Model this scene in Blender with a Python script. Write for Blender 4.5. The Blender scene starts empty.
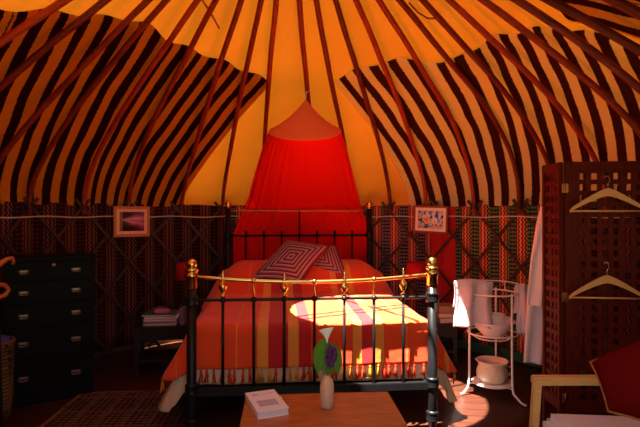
import bpy, bmesh, math, random
from mathutils import Vector, Matrix, noise
random.seed(7)
S = bpy.context.scene
COL = S.collection
PI = math.pi

# ------------------------------------------------------------------ camera frame
F = 488.0; HZ = 216.0; EYE = 1.38
def at(px, py, d):
    """a photo pixel at depth d metres -> a point in the room"""
    return Vector(((px-320)/F*d, d, EYE-(py-HZ)/F*d))
CX, CY = -0.1755, 3.152          # centre of the yurt floor
RW = 2.5                          # radius of the trellis

# ------------------------------------------------------------------ materials
class NT:
    def __init__(s, name):
        s.m = bpy.data.materials.new(name); s.m.use_nodes = True
        s.t = s.m.node_tree; s.n = s.t.nodes; s.n.clear()
        s.out = s.n.new('ShaderNodeOutputMaterial')
    def new(s, kind, **kw):
        n = s.n.new('ShaderNode'+kind)
        for k, v in kw.items(): setattr(n, k, v)
        return n
    def link(s, a, b): s.t.links.new(a, b)
    def val(s, inp, v):
        if hasattr(v, 'is_output') or isinstance(v, bpy.types.NodeSocket): s.link(v, inp)
        else: inp.default_value = v
    def math(s, op, a, b=0.0, c=None):
        n = s.new('Math', operation=op); s.val(n.inputs[0], a); s.val(n.inputs[1], b)
        if c is not None: s.val(n.inputs[2], c)
        return n.outputs[0]
    def uv(s):
        n = s.new('UVMap'); q = s.new('SeparateXYZ'); s.link(n.outputs[0], q.inputs[0])
        return q.outputs[0], q.outputs[1], n.outputs[0]
    def obj(s):
        n = s.new('TexCoord'); return n.outputs['Object']
    def noise(s, vec, scale, detail=3, rough=.5):
        n = s.new('TexNoise'); s.link(vec, n.inputs['Vector'])
        n.inputs['Scale'].default_value = scale; n.inputs['Detail'].default_value = detail
        n.inputs['Roughness'].default_value = rough
        return n.outputs['Fac']
    def ramp(s, fac, stops, const=False):
        n = s.new('ValToRGB'); r = n.color_ramp
        if const: r.interpolation = 'CONSTANT'
        while len(r.elements) < len(stops): r.elements.new(.5)
        for e, (p, c) in zip(r.elements, stops):
            e.position = p; e.color = (*c, 1)
        s.val(n.inputs[0], fac); return n.outputs[0]
    def mix(s, fac, a, b, mode='MIX'):
        n = s.new('Mix', data_type='RGBA', blend_type=mode)
        s.val(n.inputs[0], fac)
        for i, v in ((6, a), (7, b)):
            if isinstance(v, tuple): n.inputs[i].default_value = (*v, 1)
            else: s.link(v, n.inputs[i])
        return n.outputs[2]
    def bump(s, h, strength=.3, dist=.01):
        n = s.new('Bump'); n.inputs['Strength'].default_value = strength; n.inputs['Distance'].default_value = dist
        s.link(h, n.inputs['Height']); return n.outputs[0]
    def principled(s, col, rough=.6, metal=0, normal=None, sheen=0, spec=.5, trans=0):
        p = s.new('BsdfPrincipled')
        if isinstance(col, tuple): p.inputs['Base Color'].default_value = (*col, 1)
        else: s.link(col, p.inputs['Base Color'])
        s.val(p.inputs['Roughness'], rough); p.inputs['Metallic'].default_value = metal
        p.inputs['Specular IOR Level'].default_value = spec
        p.inputs['Transmission Weight'].default_value = trans
        if sheen: p.inputs['Sheen Weight'].default_value = sheen
        if normal is not None: s.link(normal, p.inputs['Normal'])
        return p.outputs[0]
    def cloth(s, col, tcol, f, normal=None):
        d = s.new('BsdfDiffuse'); t = s.new('BsdfTranslucent'); x = s.new('MixShader')
        for n, c in ((d, col), (t, tcol)):
            if isinstance(c, tuple): n.inputs['Color'].default_value = (*c, 1)
            else: s.link(c, n.inputs['Color'])
            if normal is not None: s.link(normal, n.inputs['Normal'])
        s.val(x.inputs[0], f); s.link(d.outputs[0], x.inputs[1]); s.link(t.outputs[0], x.inputs[2])
        return x.outputs[0]
    def done(s, sh):
        s.link(sh, s.out.inputs[0]); return s.m

M = {}
def simple(name, col, rough=.6, metal=0, nscale=0, namp=.25, bump=0, spec=.5):
    t = NT(name); c = col; nrm = None
    if nscale:
        f = t.noise(t.obj(), nscale)
        c = t.mix(f, tuple(v*(1-namp) for v in col), tuple(min(1, v*(1+namp)) for v in col))
        if bump: nrm = t.bump(f, bump)
    M[name] = t.done(t.principled(c, rough, metal, nrm, spec=spec))
simple('black_iron', (.009, .008, .009), .38, 0, 30, .3, spec=.25)
simple('brass', (.80, .52, .16), .22, 1)
simple('dull_brass', (.42, .26, .12), .35, 1)
simple('white_enamel', (.86, .84, .84), .3)
simple('white_paint', (.82, .78, .76), .4, 0, 12, .06)
simple('cream_enamel', (.80, .66, .46), .35, 0, 9, .22)
simple('dark_chest', (.003, .0038, .0026), .6, 0, 14, .3, spec=.12)
simple('silver', (.26, .17, .13), .4, 1)
simple('pale_cord', (.62, .52, .46), .8)
simple('dark_string', (.05, .025, .018), .9)
simple('cover_shade_red', (.55, .02, .02), .8)
simple('black_paint', (.008, .008, .008), .5, spec=.3)
simple('chrome', (.7, .7, .72), .15, 1)
simple('orange_wood', (.42, .10, .02), .45, 0, 14, .25)
simple('grass', (.07, .14, .03), .9, 0, 3, .4)
simple('paper', (.82, .80, .86), .6)
simple('paper_edge', (.70, .60, .56), .8, 0, 80, .12)
simple('grey_print', (.45, .42, .52), .7, 0, 90, .35)
simple('violet_print', (.55, .50, .68), .7, 0, 60, .2)
simple('yellow_paper', (.75, .72, .04), .6)
simple('pink', (.62, .16, .34), .6)
simple('blue_cloth', (.06, .07, .30), .8, 0, 20, .3)
simple('navy_cloth', (.06, .055, .13), .85, 0, 30, .5)
simple('cover_grey', (.16, .16, .24), .5)
simple('cover_teal', (.05, .10, .14), .5)
simple('cover_tan', (.42, .26, .14), .6)
simple('cover_brown', (.20, .09, .04), .6)
simple('cover_lilac', (.48, .38, .44), .5)
simple('calla_white', (.88, .85, .82), .5)
simple('spadix', (.85, .6, .05), .6)
simple('stem_green', (.10, .22, .04), .6)
simple('gold_trim', (.34, .11, .02), .6, 0, 120, .5)
simple('green_felt', (.02, .10, .05), .9, 0, 12, .4)
simple('red_felt', (.55, .012, .012), .9, 0, 12, .2)

def wood(name, a, b, scale=6, stretch=(1, 12, 12), rough=.4, bump=.1, spec=.5):
    t = NT(name); mp = t.new('Mapping'); t.link(t.obj(), mp.inputs[0]); mp.inputs['Scale'].default_value = stretch
    f = t.noise(mp.outputs[0], scale, 5, .6)
    c = t.ramp(f, [(.3, a), (.7, b)])
    M[name] = t.done(t.principled(c, rough, 0, t.bump(f, bump), spec=spec))
wood('table_wood', (.28, .085, .018), (.52, .20, .05), 5, (2, 14, 14), .33)
wood('pale_wood', (.62, .34, .11), (.76, .47, .18), 5, (2, 14, 14), .45)
wood('hanger_wood', (.66, .38, .14), (.78, .50, .22), 5, (2, 14, 14), .4)
wood('screen_wood', (.06, .005, .002), (.13, .013, .005), 6, (14, 14, 2), .5, spec=.18)
wood('pole_wood', (.09, .006, .002), (.30, .024, .007), 6, (8, 8, 8), .38)
t = NT('pole_wood'); f = t.noise(t.obj(), 9, 4, .6); oi = t.new('ObjectInfo')
c = t.mix(t.math('POWER', oi.outputs['Random'], 2.2), t.ramp(f, [(.3, (.07, .005, .002)), (.7, (.16, .013, .005))]), t.ramp(f, [(.3, (.34, .026, .006)), (.7, (.52, .055, .012))]))
M['pole_wood'] = t.done(t.principled(c, .45, 0, t.bump(f, .3), spec=.3))
wood('rod_wood', (.026, .009, .006), (.06, .018, .010), 6, (6, 6, 6), .55)
wood('frame_orange', (.50, .17, .05), (.62, .24, .08), 5, (8, 8, 8), .4)
wood('frame_red', (.24, .035, .018), (.36, .06, .03), 5, (8, 8, 8), .4)
wood('dark_wood', (.010, .006, .005), (.022, .012, .009), 6, (2, 10, 10), .5, spec=.3)

# floor boards
t = NT('floor_boards')
mp = t.new('Mapping'); t.link(t.obj(), mp.inputs[0]); mp.inputs['Rotation'].default_value = (0, 0, .12)
bk = t.new('TexBrick'); t.link(mp.outputs[0], bk.inputs[0])
bk.inputs['Color1'].default_value = (.115, .030, .014, 1); bk.inputs['Color2'].default_value = (.075, .020, .010, 1)
bk.inputs['Mortar'].default_value = (.008, .003, .002, 1); bk.inputs['Scale'].default_value = 1
bk.inputs['Brick Width'].default_value = 2.2; bk.inputs['Row Height'].default_value = .12; bk.inputs['Mortar Size'].default_value = .004
mp2 = t.new('Mapping'); t.link(mp.outputs[0], mp2.inputs[0]); mp2.inputs['Scale'].default_value = (2, 25, 1)
gr = t.noise(mp2.outputs[0], 3, 5)
c = t.mix(gr, (.6, .6, .6), (1.3, 1.3, 1.3)); c = t.mix(1.0, bk.outputs[0], c, 'MULTIPLY')
M['floor_boards'] = t.done(t.principled(c, .42, 0, t.bump(gr, .1)))

# canvas roof: thin woven cloth that lets daylight through
t = NT('canvas')
v = t.obj(); n1 = t.noise(v, 2.2, 4); n2 = t.noise(v, 9, 3)
cc = t.mix(n1, (.72, .19, .007), (.94, .265, .011))
M['canvas'] = t.done(t.cloth((.60, .22, .03), cc, .046, t.bump(t.math('ADD', n1, t.math('MULTIPLY', n2, .12)), .6, .06)))
t = NT('canvas_wall')
M['canvas_wall'] = t.done(t.principled((.25, .16, .08), .9))

def blanket_mat(name, light, dark, tr, freq=6.4, fac=.35, ph=0.0, tlight=None):
    t = NT(name); u, vv, uvv = t.uv()
    wob = t.noise(uvv, 1.6, 2); fine = t.noise(uvv, 90, 2)
    x = t.math('ADD', t.math('MULTIPLY', u, freq), t.math('MULTIPLY', wob, .35))
    x = t.math('ADD', x, t.math('MULTIPLY', fine, .17))
    x = t.math('ADD', x, 20+ph)
    f = t.math('FRACT', x)
    big = t.math('FRACT', t.math('MULTIPLY', x, .5))
    wm = t.new('TexNoise', noise_dimensions='1D'); t.link(t.math('MULTIPLY', x, .9), wm.inputs['W']); wm.inputs['Detail'].default_value = 0
    lim = t.math('ADD', .28, t.math('MULTIPLY', wm.outputs['Fac'], .46))
    s1 = t.math('MULTIPLY', t.math('GREATER_THAN', f, lim), t.math('LESS_THAN', f, .97))
    s2 = t.math('MULTIPLY', t.math('GREATER_THAN', big, .44), t.math('LESS_THAN', big, .56))
    thin = t.math('MULTIPLY', t.math('GREATER_THAN', f, .93), t.math('LESS_THAN', f, .999))
    s = t.math('MAXIMUM', s1, t.math('MULTIPLY', thin, 0))
    nz = t.noise(uvv, 14, 3)
    lightc = t.mix(nz, tuple(v*.82 for v in light), light)
    col = t.mix(s, lightc, dark)
    tcol = t.mix(s, tuple(v*tr for v in (tlight or light)), tuple(v*tr*.5 for v in dark))
    M[name] = t.done(t.cloth(col, tcol, fac, t.bump(t.noise(uvv, 120, 2), .3, .004)))
blanket_mat('blanket_dim', (.55, .20, .016), (.024, .003, .003), 1.0, 6.4, .23)  # dimness of the left roof put into darker, less translucent cloth
blanket_mat('blanket_cream', (.88, .84, .46), (.070, .016, .008), 1.0, 6.0, .48, 0, (.97, .84, .30))
blanket_mat('blanket_thin', (.66, .38, .09), (.050, .010, .008), 1.0, 6.5, .4)

def kilim_mat(name, cols):
    red, white, dark, plaid, line, edge = cols
    t = NT(name); u, vv, uvv = t.uv()
    f = t.math('FRACT', t.math('ADD', t.math('MULTIPLY', u, 1/.20), 30))
    # zigzag band
    zig = t.math('PINGPONG', t.math('MULTIPLY', vv, 46), 1.0)
    a = t.math('ADD', t.math('MULTIPLY', f, 2.0), t.math('MULTIPLY', zig, .15))
    ca = t.ramp(t.math('MODULO', a, 1.0), [(0, dark), (.06, edge), (.14, red), (.26, dark), (.33, red), (.42, white), (.50, red), (.60, dark), (.67, red), (.80, edge), (.90, dark)], True)
    # plaid band
    b = t.math('FRACT', t.math('MULTIPLY', f, 2.0))
    h = t.math('FRACT', t.math('MULTIPLY', vv, 26))
    cb = t.ramp(b, [(0, dark), (.10, plaid), (.30, dark), (.36, plaid), (.46, line), (.56, plaid), (.66, dark), (.72, plaid), (.92, dark)], True)
    cb = t.mix(t.math('GREATER_THAN', h, .62), cb, dark)
    isb = t.math('GREATER_THAN', f, .53)
    c = t.mix(isb, ca, cb)
    nz = t.noise(uvv, 60, 2)
    c = t.mix(t.math('MULTIPLY', nz, .35), c, (.02, .01, .01))
    M[name] = t.done(t.principled(c, .95, 0, None, spec=.1))
kilim_mat('kilim_shaded', ((.13, .012, .007), (.24, .15, .11), (.005, .003, .003), (.07, .010, .006), (.12, .02, .010), (.20, .12, .09)))  # dark red weave, colours lowered further to stand in for dim light
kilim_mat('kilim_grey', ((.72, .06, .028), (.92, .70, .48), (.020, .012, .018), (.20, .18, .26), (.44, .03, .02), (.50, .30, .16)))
kilim_mat('kilim_green', ((.76, .07, .028), (.95, .76, .46), (.022, .014, .010), (.09, .28, .14), (.46, .04, .02), (.58, .36, .14)))

# bedspread stripes, lengthwise on the cloth
t = NT('bedspread_cloth'); u, vv, uvv = t.uv()
RED = (.82, .075, .014); ORG = (.82, .32, .045); CRM = (.50, .020, .022); LIN = (.80, .22, .06)
x = t.math('ADD', t.math('MULTIPLY', u, .4), .5)
def q(s): return s*.4+.5
st = [(0, RED), (q(-.98), LIN), (q(-.972), RED), (q(-.50), LIN), (q(-.494), RED), (q(-.37), ORG), (q(-.30), CRM), (q(-.17), ORG), (q(-.10), CRM), (q(-.02), RED),
      (q(.20), LIN), (q(.205), RED), (q(.25), ORG), (q(.31), CRM), (q(.40), ORG), (q(.45), RED), (q(.60), LIN), (q(.606), RED), (q(.96), ORG), (q(1.02), RED)]
c = t.ramp(x, st, True)
wv = t.noise(uvv, 6, 3); fine = t.noise(uvv, 220, 2)
c = t.mix(t.math('MULTIPLY', fine, .22), c, (.5, .02, .01))
M['bedspread_cloth'] = t.done(t.principled(c, .75, 0, t.bump(t.math('ADD', wv, t.math('MULTIPLY', fine, .1)), .5, .02), sheen=.23, spec=.15))
def plain_cloth(name, col, tr=.15, sc=7, st=.5):
    t = NT(name); v = t.obj(); n1 = t.noise(v, sc, 3)
    M[name] = t.done(t.cloth(col, col, tr, t.bump(n1, st, .03)))
plain_cloth('tassel_red', (.70, .05, .015)); plain_cloth('tassel_gold', (.78, .30, .03))
plain_cloth('sheet_cloth', (.74, .56, .38)); plain_cloth('towel_cloth', (.82, .76, .82), .2, 30, .4)
plain_cloth('robe_cloth', (.90, .82, .88), .2, 9, .3); plain_cloth('seat_cloth', (.74, .70, .76), .05, 12, .25)
plain_cloth('mattress_tick', (.60, .52, .44))
plain_cloth('canopy_net', (.93, .022, .010), .42, 5, .2)
plain_cloth('canopy_cap', (.92, .26, .07), .40, 5, .2)
plain_cloth('red_velvet', (.12, .005, .005), .02, 40, .3)
plain_cloth('petal_violet', (.16, .05, .24), .2, 60, .6)
plain_cloth('leaf_green', (.15, .36, .05), .35, 20, .3)
plain_cloth('lamp_red', (.50, .02, .02), .35, 5, .1)
# woven cushion: concentric squares
t = NT('cushion_weave'); u, vv, uvv = t.uv()
au = t.math('ABSOLUTE', t.math('SUBTRACT', u, .5)); av = t.math('ABSOLUTE', t.math('SUBTRACT', vv, .5))
r = t.math('MAXIMUM', au, av)
fr = t.math('FRACT', t.math('MULTIPLY', r, 13.0))
c = t.ramp(fr, [(0, (.16, .022, .045)), (.40, (.60, .42, .46)), (.62, (.20, .035, .06)), (.78, (.52, .34, .38)), (.9, (.10, .012, .025))], True)
th = t.math('FRACT', t.math('MULTIPLY', t.math('ADD', u, vv), 30))
c = t.mix(t.math('MULTIPLY', t.math('GREATER_THAN', th, .55), .35), c, (.10, .014, .03))
M['cushion_weave'] = t.done(t.principled(c, .9, 0, t.bump(t.noise(uvv, 60, 2), .3, .01), spec=.1))
# rug: border of small motifs around boxed panels
t = NT('rug_weave'); u, vv, uvv = t.uv()
bk = t.new('TexBrick'); t.link(uvv, bk.inputs[0]); bk.offset = 0
bk.inputs['Color1'].default_value = (.055, .016, .010, 1); bk.inputs['Color2'].default_value = (.025, .008, .007, 1)
bk.inputs['Mortar'].default_value = (.10, .05, .028, 1); bk.inputs['Scale'].default_value = 1
bk.inputs['Brick Width'].default_value = .17; bk.inputs['Row Height'].default_value = .26; bk.inputs['Mortar Size'].default_value = .014
vo = t.new('TexVoronoi'); vo.distance = 'MANHATTAN'; t.link(uvv, vo.inputs['Vector']); vo.inputs['Scale'].default_value = 24; vo.inputs['Randomness'].default_value = .15
mo = t.math('GREATER_THAN', vo.outputs['Distance'], .62)
c = t.mix(t.math('MULTIPLY', mo, .6), bk.outputs[0], (.17, .11, .08))
lt = t.math('FRACT', t.math('MULTIPLY', vv, 26))
c = t.mix(t.math('MULTIPLY', t.math('GREATER_THAN', lt, .6), .4), c, (.03, .012, .010))
M['rug_weave'] = t.done(t.principled(c, .95, 0, None, spec=.1))
# wicker
t = NT('wicker'); v = t.obj(); bk = t.new('TexBrick'); mp = t.new('Mapping'); t.link(v, mp.inputs[0]); mp.inputs['Rotation'].default_value = (PI/2, 0, 0)
t.link(mp.outputs[0], bk.inputs[0]); bk.inputs['Scale'].default_value = 1; bk.inputs['Brick Width'].default_value = .05; bk.inputs['Row Height'].default_value = .025; bk.inputs['Mortar Size'].default_value = .004
bk.inputs['Color1'].default_value = (.26, .13, .04, 1); bk.inputs['Color2'].default_value = (.16, .07, .025, 1); bk.inputs['Mortar'].default_value = (.01, .005, .003, 1)
M['wicker'] = t.done(t.principled(bk.outputs[0], .7))
# small pictures
t = NT('flower_print'); u, vv, uvv = t.uv()
a = t.math('ARCTAN2', t.math('SUBTRACT', vv, .60), t.math('ADD', u, -.06))
w = t.math('ADD', t.math('MULTIPLY', a, 2.2), t.math('MULTIPLY', t.noise(uvv, 4, 2), .5))
c = t.ramp(t.math('ADD', t.math('MULTIPLY', w, .28), .55), [(0, (.03, .01, .01)), (.22, (.10, .02, .02)), (.36, (.42, .07, .30)), (.46, (.72, .32, .52)), (.56, (.40, .08, .30)), (.66, (.74, .42, .52)), (.78, (.40, .10, .34)), (.95, (.06, .012, .03))])
c = t.mix(t.math('LESS_THAN', u, .12), c, (.40, .20, .06))
M['flower_print'] = t.done(t.principled(c, .4))
t = NT('abstract_print'); u, vv, uvv = t.uv()
mp = t.new('Mapping'); t.link(uvv, mp.inputs[0]); mp.inputs['Rotation'].default_value = (0, 0, .8); mp.inputs['Scale'].default_value = (1.7, .8, 1); mp.inputs['Location'].default_value = (3.3, 1.2, 0)
f = t.noise(mp.outputs[0], 3.4, 2, .5); f2 = t.noise(uvv, 3.1, 1)
c1 = t.ramp(f, [(0, (.03, .08, .30)), (.38, (.20, .40, .70)), (.45, (.82, .80, .86)), (.56, (.84, .82, .88)), (.60, (.74, .12, .02)), (.68, (.76, .36, .02))], True)
M['abstract_print'] = t.done(t.principled(c1, .4))
simple('mount_peach', (.85, .52, .40), .7); simple('mount_pale', (.93, .84, .78), .7)

# ------------------------------------------------------------------ mesh tools
class MB:
    def __init__(s): s.b = bmesh.new(); s.uvl = s.b.loops.layers.uv.new('UVMap')
    def box(s, c, size, rot=None, bev=0):
        mt = Matrix.Translation(c) @ (rot.to_4x4() if rot is not None else Matrix()) @ Matrix.Diagonal((*size, 1))
        r = bmesh.ops.create_cube(s.b, size=1, matrix=mt)
        if bev:
            vs = r['verts']; es = {e for v in vs for e in v.link_edges}
            bmesh.ops.bevel(s.b, geom=list(es), offset=bev, segments=2, affect='EDGES', clamp_overlap=True)
        return s
    def bar(s, a, b, w, h, up=Vector((0, 0, 1)), bev=0):
        a = Vector(a); b = Vector(b); d = b-a; x = d.normalized(); y = up.cross(x)
        if y.length < 1e-4: y = Vector((0, 1, 0)).cross(x)
        y.normalize(); z = x.cross(y)
        return s.box((a+b)/2, (d.length, w, h), Matrix((x, y, z)).transposed(), bev)
    def tube(s, pts, r, n=8, cap=True, closed=False, flat=None):
        pts = [Vector(p) for p in pts]; N = len(pts)
        rs = r if isinstance(r, (list, tuple)) else [r]*N
        rings = []; prev = None
        for i, p in enumerate(pts):
            if closed: d = pts[(i+1) % N]-pts[i-1]
            else: d = pts[min(i+1, N-1)]-pts[max(i-1, 0)]
            if d.length < 1e-9: d = Vector((0, 0, 1))
            d.normalize()
            if prev is None:
                ref = flat if flat is not None else (Vector((0, 0, 1)) if abs(d.z) < .9 else Vector((1, 0, 0)))
                u = (ref-d*ref.dot(d)).normalized()
            else: u = (prev-d*prev.dot(d)).normalized()
            prev = u; w = d.cross(u)
            rings.append([s.b.verts.new(p+(u*math.cos(2*PI*k/n)+w*math.sin(2*PI*k/n))*rs[i]) for k in range(n)])
        for i in range(N if closed else N-1):
            A = rings[i]; B = rings[(i+1) % N]
            for k in range(n):
                f = s.b.faces.new((A[k], A[(k+1) % n], B[(k+1) % n], B[k])); f.smooth = True
        if cap and not closed:
            s.b.faces.new(rings[0][::-1]); s.b.faces.new(rings[-1])
        return s
    def lathe(s, prof, n=20, c=(0, 0, 0), axis=None, sx=1, sy=1):
        c = Vector(c); rings = []
        for (r, z) in prof:
            if r < 1e-5: rings.append([s.b.verts.new(c+Vector((0, 0, z)))])
            else: rings.append([s.b.verts.new(c+Vector((r*sx*math.cos(2*PI*k/n), r*sy*math.sin(2*PI*k/n), z))) for k in range(n)])
        for A, B in zip(rings, rings[1:]):
            for k in range(n):
                a = [A[k % len(A)], A[(k+1) % n % len(A)], B[(k+1) % n % len(B)], B[k % len(B)]]
                vs = []
                for v in a:
                    if v not in vs: vs.append(v)
                if len(vs) > 2:
                    f = s.b.faces.new(vs); f.smooth = True
        return s
    def ball(s, c, r, sc=(1, 1, 1), u=14, v=9):
        mt = Matrix.Translation(c) @ Matrix.Diagonal((*sc, 1))
        q = bmesh.ops.create_uvsphere(s.b, u_segments=u, v_segments=v, radius=r, matrix=mt)
        for w in q['verts']:
            for f in w.link_faces: f.smooth = True
        return s
    def grid(s, fn, nu, nv, uvfn=None, closed=False, skip=None):
        """fn(i/nu, j/nv) -> point"""
        V = [[s.b.verts.new(fn(i/nu, j/nv)) for j in range(nv+1)] for i in range(nu if closed else nu+1)]
        for i in range(nu):
            i2 = (i+1) % nu if closed else i+1
            for j in range(nv):
                if skip and skip((i+.5)/nu, (j+.5)/nv): continue
                f = s.b.faces.new((V[i][j], V[i2][j], V[i2][j+1], V[i][j+1])); f.smooth = True
                for l, (a, b) in zip(f.loops, ((i, j), (i+1, j), (i+1, j+1), (i, j+1))):
                    l[s.uvl].uv = uvfn(a/nu, b/nv) if uvfn else (a/nu, b/nv)
        return s
    def poly(s, pts, th, nrm):
        """flat outline with thickness th along nrm"""
        nrm = Vector(nrm).normalized()
        A = [s.b.verts.new(Vector(p)-nrm*th/2) for p in pts]; B = [s.b.verts.new(Vector(p)+nrm*th/2) for p in pts]
        s.b.faces.new(A[::-1]); s.b.faces.new(B); n = len(A)
        for i in range(n): s.b.faces.new((A[i], A[(i+1) % n], B[(i+1) % n], B[i]))
        return s
    def build(s, name, mat, parent=None, loc=None, label=None, thick=0, sub=0, fix=True):
        if fix: bmesh.ops.recalc_face_normals(s.b, faces=s.b.faces[:])
        if loc is not None:
            bmesh.ops.translate(s.b, verts=s.b.verts[:], vec=-Vector(loc))
        me = bpy.data.meshes.new(name); s.b.to_mesh(me); s.b.free()
        o = bpy.data.objects.new(name, me); COL.objects.link(o)
        me.materials.append(M[mat] if isinstance(mat, str) else mat)
        if parent is not None: o.parent = parent
        if loc is not None: o.location = loc
        if label: o['label'] = label
        if thick:
            md = o.modifiers.new('thick', 'SOLIDIFY'); md.thickness = thick; md.offset = 0
        if sub:
            md = o.modifiers.new('smooth', 'SUBSURF'); md.levels = sub; md.render_levels = sub
        return o
def tag(o, label, cat, group=None, kind=None):
    o['label'] = label; o['category'] = cat
    if group: o['group'] = group
    if kind: o['kind'] = kind
    return o
def thing(name, label, cat, loc=(0, 0, 0), rz=0, group=None):
    o = bpy.data.objects.new(name, None); COL.objects.link(o); o.empty_display_size = .05
    o.location = loc; o.rotation_euler = (0, 0, rz)
    return tag(o, label, cat, group)
def struct(o): o['kind'] = 'structure'; return o
def kids(o): return [c for c in bpy.data.objects if c.parent == o]
def copy_tree(o, parent=None):
    c = o.copy(); COL.objects.link(c)
    if parent is not None: c.parent = parent
    for ch in kids(o): copy_tree(ch, c)
    return c

# ------------------------------------------------------------------ the yurt shell
PT = {-8: (.009, .038, -.077, -.02), -7: (-.008, -.022, .030, -.07), -6: (-.001, .022, .028, .06), -5: (-.013, -.019, .067, .09),
      -4: (.023, -.007, -.152, -.03), -3: (.010, .002, -.052, 0), -2: (.001, -.041, .005, 0), -1: (.070, -.002, .025, 0), 0: (.025, -.016, .012, 0),
      1: (.008, -.017, .066, .06), 2: (-.024, .009, .024, .02), 3: (-.002, .004, .180, .23), 4: (-.002, -.038, .216, .42), 5: (-.042, -.024, .128, .10),
      6: (-.042, -.021, .083, .10), 7: (.009, -.014, .053, -.01), 8: (-.010, .008, 0, -.03), 9: (.034, -.070, -.037, 0)}
STEP = .19294; PH = 1.006; HB, R1, SL = .460, 1.488, .758
def kth(k): return (k+PH)*STEP
def smooth_par(th):
    k = th/STEP-PH; a = b = w = 0
    for j in range(-14, 15):
        g = math.exp(-((j-k)/.75)**2/2); p = PT.get(j, (0, 0, 0, 0))
        a += g*p[2]; b += g*p[3]; w += g
    return a/w, b/w
RCR = .69
def profile(w, th=0, off=0.0, rmin=RCR, par=None):
    """w 0..1 from wall to crown -> (r, height above eye)"""
    dh, dr = par if par else smooth_par(th)
    hb = HB+dh; r1 = R1+dr; s = SL-dh/2.0; h0 = .10
    if w < .5:
        t = w*2
        r = (1-t)**2*RW+2*t*(1-t)*RW+t*t*r1; h = (1-t)**2*h0+2*t*(1-t)*hb+t*t*(hb+s*(RW-r1))
        dr_ = 2*(1-t)*0+2*t*(r1-RW); dh_ = 2*(1-t)*(hb-h0)+2*t*s*(RW-r1)
    else:
        t = (w-.5)*2; r = r1+(rmin-r1)*t; h = hb+s*(RW-r); dr_ = -1; dh_ = s
    L = math.hypot(dr_, dh_)
    return r+dh_/L*off, h-dr_/L*off
def shell(th, w, off=0.0, rmin=RCR, par=None):
    r, h = profile(w, th, off, rmin, par)
    return Vector((CX+r*math.sin(th), CY+r*math.cos(th), EYE+h))
def cyl(th, z, r): return Vector((CX+r*math.sin(th), CY+r*math.cos(th), z))
DOOR_L, DOOR_R = .135, .29            # doorway half-angles left, right of axis; unseen gap narrowed to dim the left
# floor and ground outside
m = MB(); m.lathe([(0, 0), (2.66, 0), (2.66, -.06), (0, -.06)], 96, (CX, CY, 0)); struct(m.build('floor', 'floor_boards'))
m = MB(); m.grid(lambda a, b: Vector((-14+28*a, -12+30*b, -.07)), 4, 4); struct(m.build('ground', 'grass'))
# canvas roof with an open crown
def wr(th, w):
    p = shell(th, w, .085, RCR-.08)
    wv = .018*math.sin(th/STEP*2*PI-PH*2*PI+PI)*(1-w*.8)
    wv += .02*noise.noise(Vector((th*3, w*5, 1)))
    d = Vector((math.sin(th), math.cos(th), .8)).normalized()
    return p+d*wv
m = MB()
m.grid(lambda a, b: wr(-PI+2*PI*a, b), 220, 40, None, True, lambda a, b: (a*2*PI < DOOR_L or (1-a)*2*PI < DOOR_R) and profile(b, PI)[1] < .60)
struct(m.build('ceiling', 'canvas', fix=False))
for nm, a0, a1 in (('wall_left', -PI+DOOR_L, -1.05), ('wall_back', -1.05, 1.05), ('wall_right', 1.05, PI-DOOR_R)):
    m = MB(); m.grid(lambda a, b: cyl(a0+(a1-a0)*a, -.02+1.56*b, 2.63), 40, 4); struct(m.build(nm, 'canvas_wall', thick=.012))

# crown wheel
cr = thing('crown_wheel', 'round wooden crown wheel holding the tops of the roof poles', 'crown wheel', (CX, CY, EYE+HB+SL*(RW-RCR)))
m = MB(); m.tube([((RCR+.01)*math.cos(2*PI*k/48), (RCR+.01)*math.sin(2*PI*k/48), 0) for k in range(48)], .03, 8, closed=True); m.build('ring', 'pole_wood', cr)
for a in (.5, .5+PI/2):
    d = Vector((math.cos(a), math.sin(a), 0)); n_ = Vector((-math.sin(a), math.cos(a), 0))
    for o_ in ((-.05, .05) if a < 1 else (0,)):
        m = MB(); m.tube([d*(-RCR)+n_*o_, n_*o_+Vector((0, 0, .10)), d*RCR+n_*o_], .013, 6); m.build('spoke', 'pole_wood', cr)

# roof poles
for k in range(-10, 12):
    p = PT.get(k, (0, 0, 0, 0)); sp = smooth_par(kth(k)); par = (min(p[2], sp[0]+.03), sp[1]+(p[3]-sp[1])*.5)
    base = cyl(kth(k), 0, 0); pts = []
    rnd = random.Random(k+50)
    for i in range(43):
        w = i/42; r, h = profile(w, 0, -.012, RCR, par)
        th = kth(k)+p[0]+(p[1]-p[0])*(RW-r)/(RW-.5)+.006*noise.noise(Vector((k*3.1, w*4, 0)))
        h += .012*noise.noise(Vector((k*1.7, w*5, 9)))
        pts.append(Vector((CX+r*math.sin(th), CY+r*math.cos(th), EYE+h)))
    pts = [pts[0]+Vector((0, 0, -.09))]+pts
    rs = [.0195+.0040*min(1, i/24)+.0018*noise.noise(Vector((k, i*.3, 4))) for i in range(len(pts))]
    b0 = pts[0].copy()
    root = thing('roof_pole', 'bent red-brown wooden roof pole running from the trellis up to the crown', 'roof pole', b0, 0, 'bent roof poles')
    m = MB(); m.tube([q_-b0 for q_ in pts], rs, 8); m.build('shaft', 'pole_wood', root)
    m = MB()
    for dz in (.065, .085, .105):
        m.tube([Vector((0, 0, dz))+Vector((.026*math.cos(a*PI/5), .026*math.sin(a*PI/5), .012*math.sin(a*1.3))) for a in range(10)], .006, 5, closed=True)
    m.build('rope_tie', 'dark_string', root)

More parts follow.
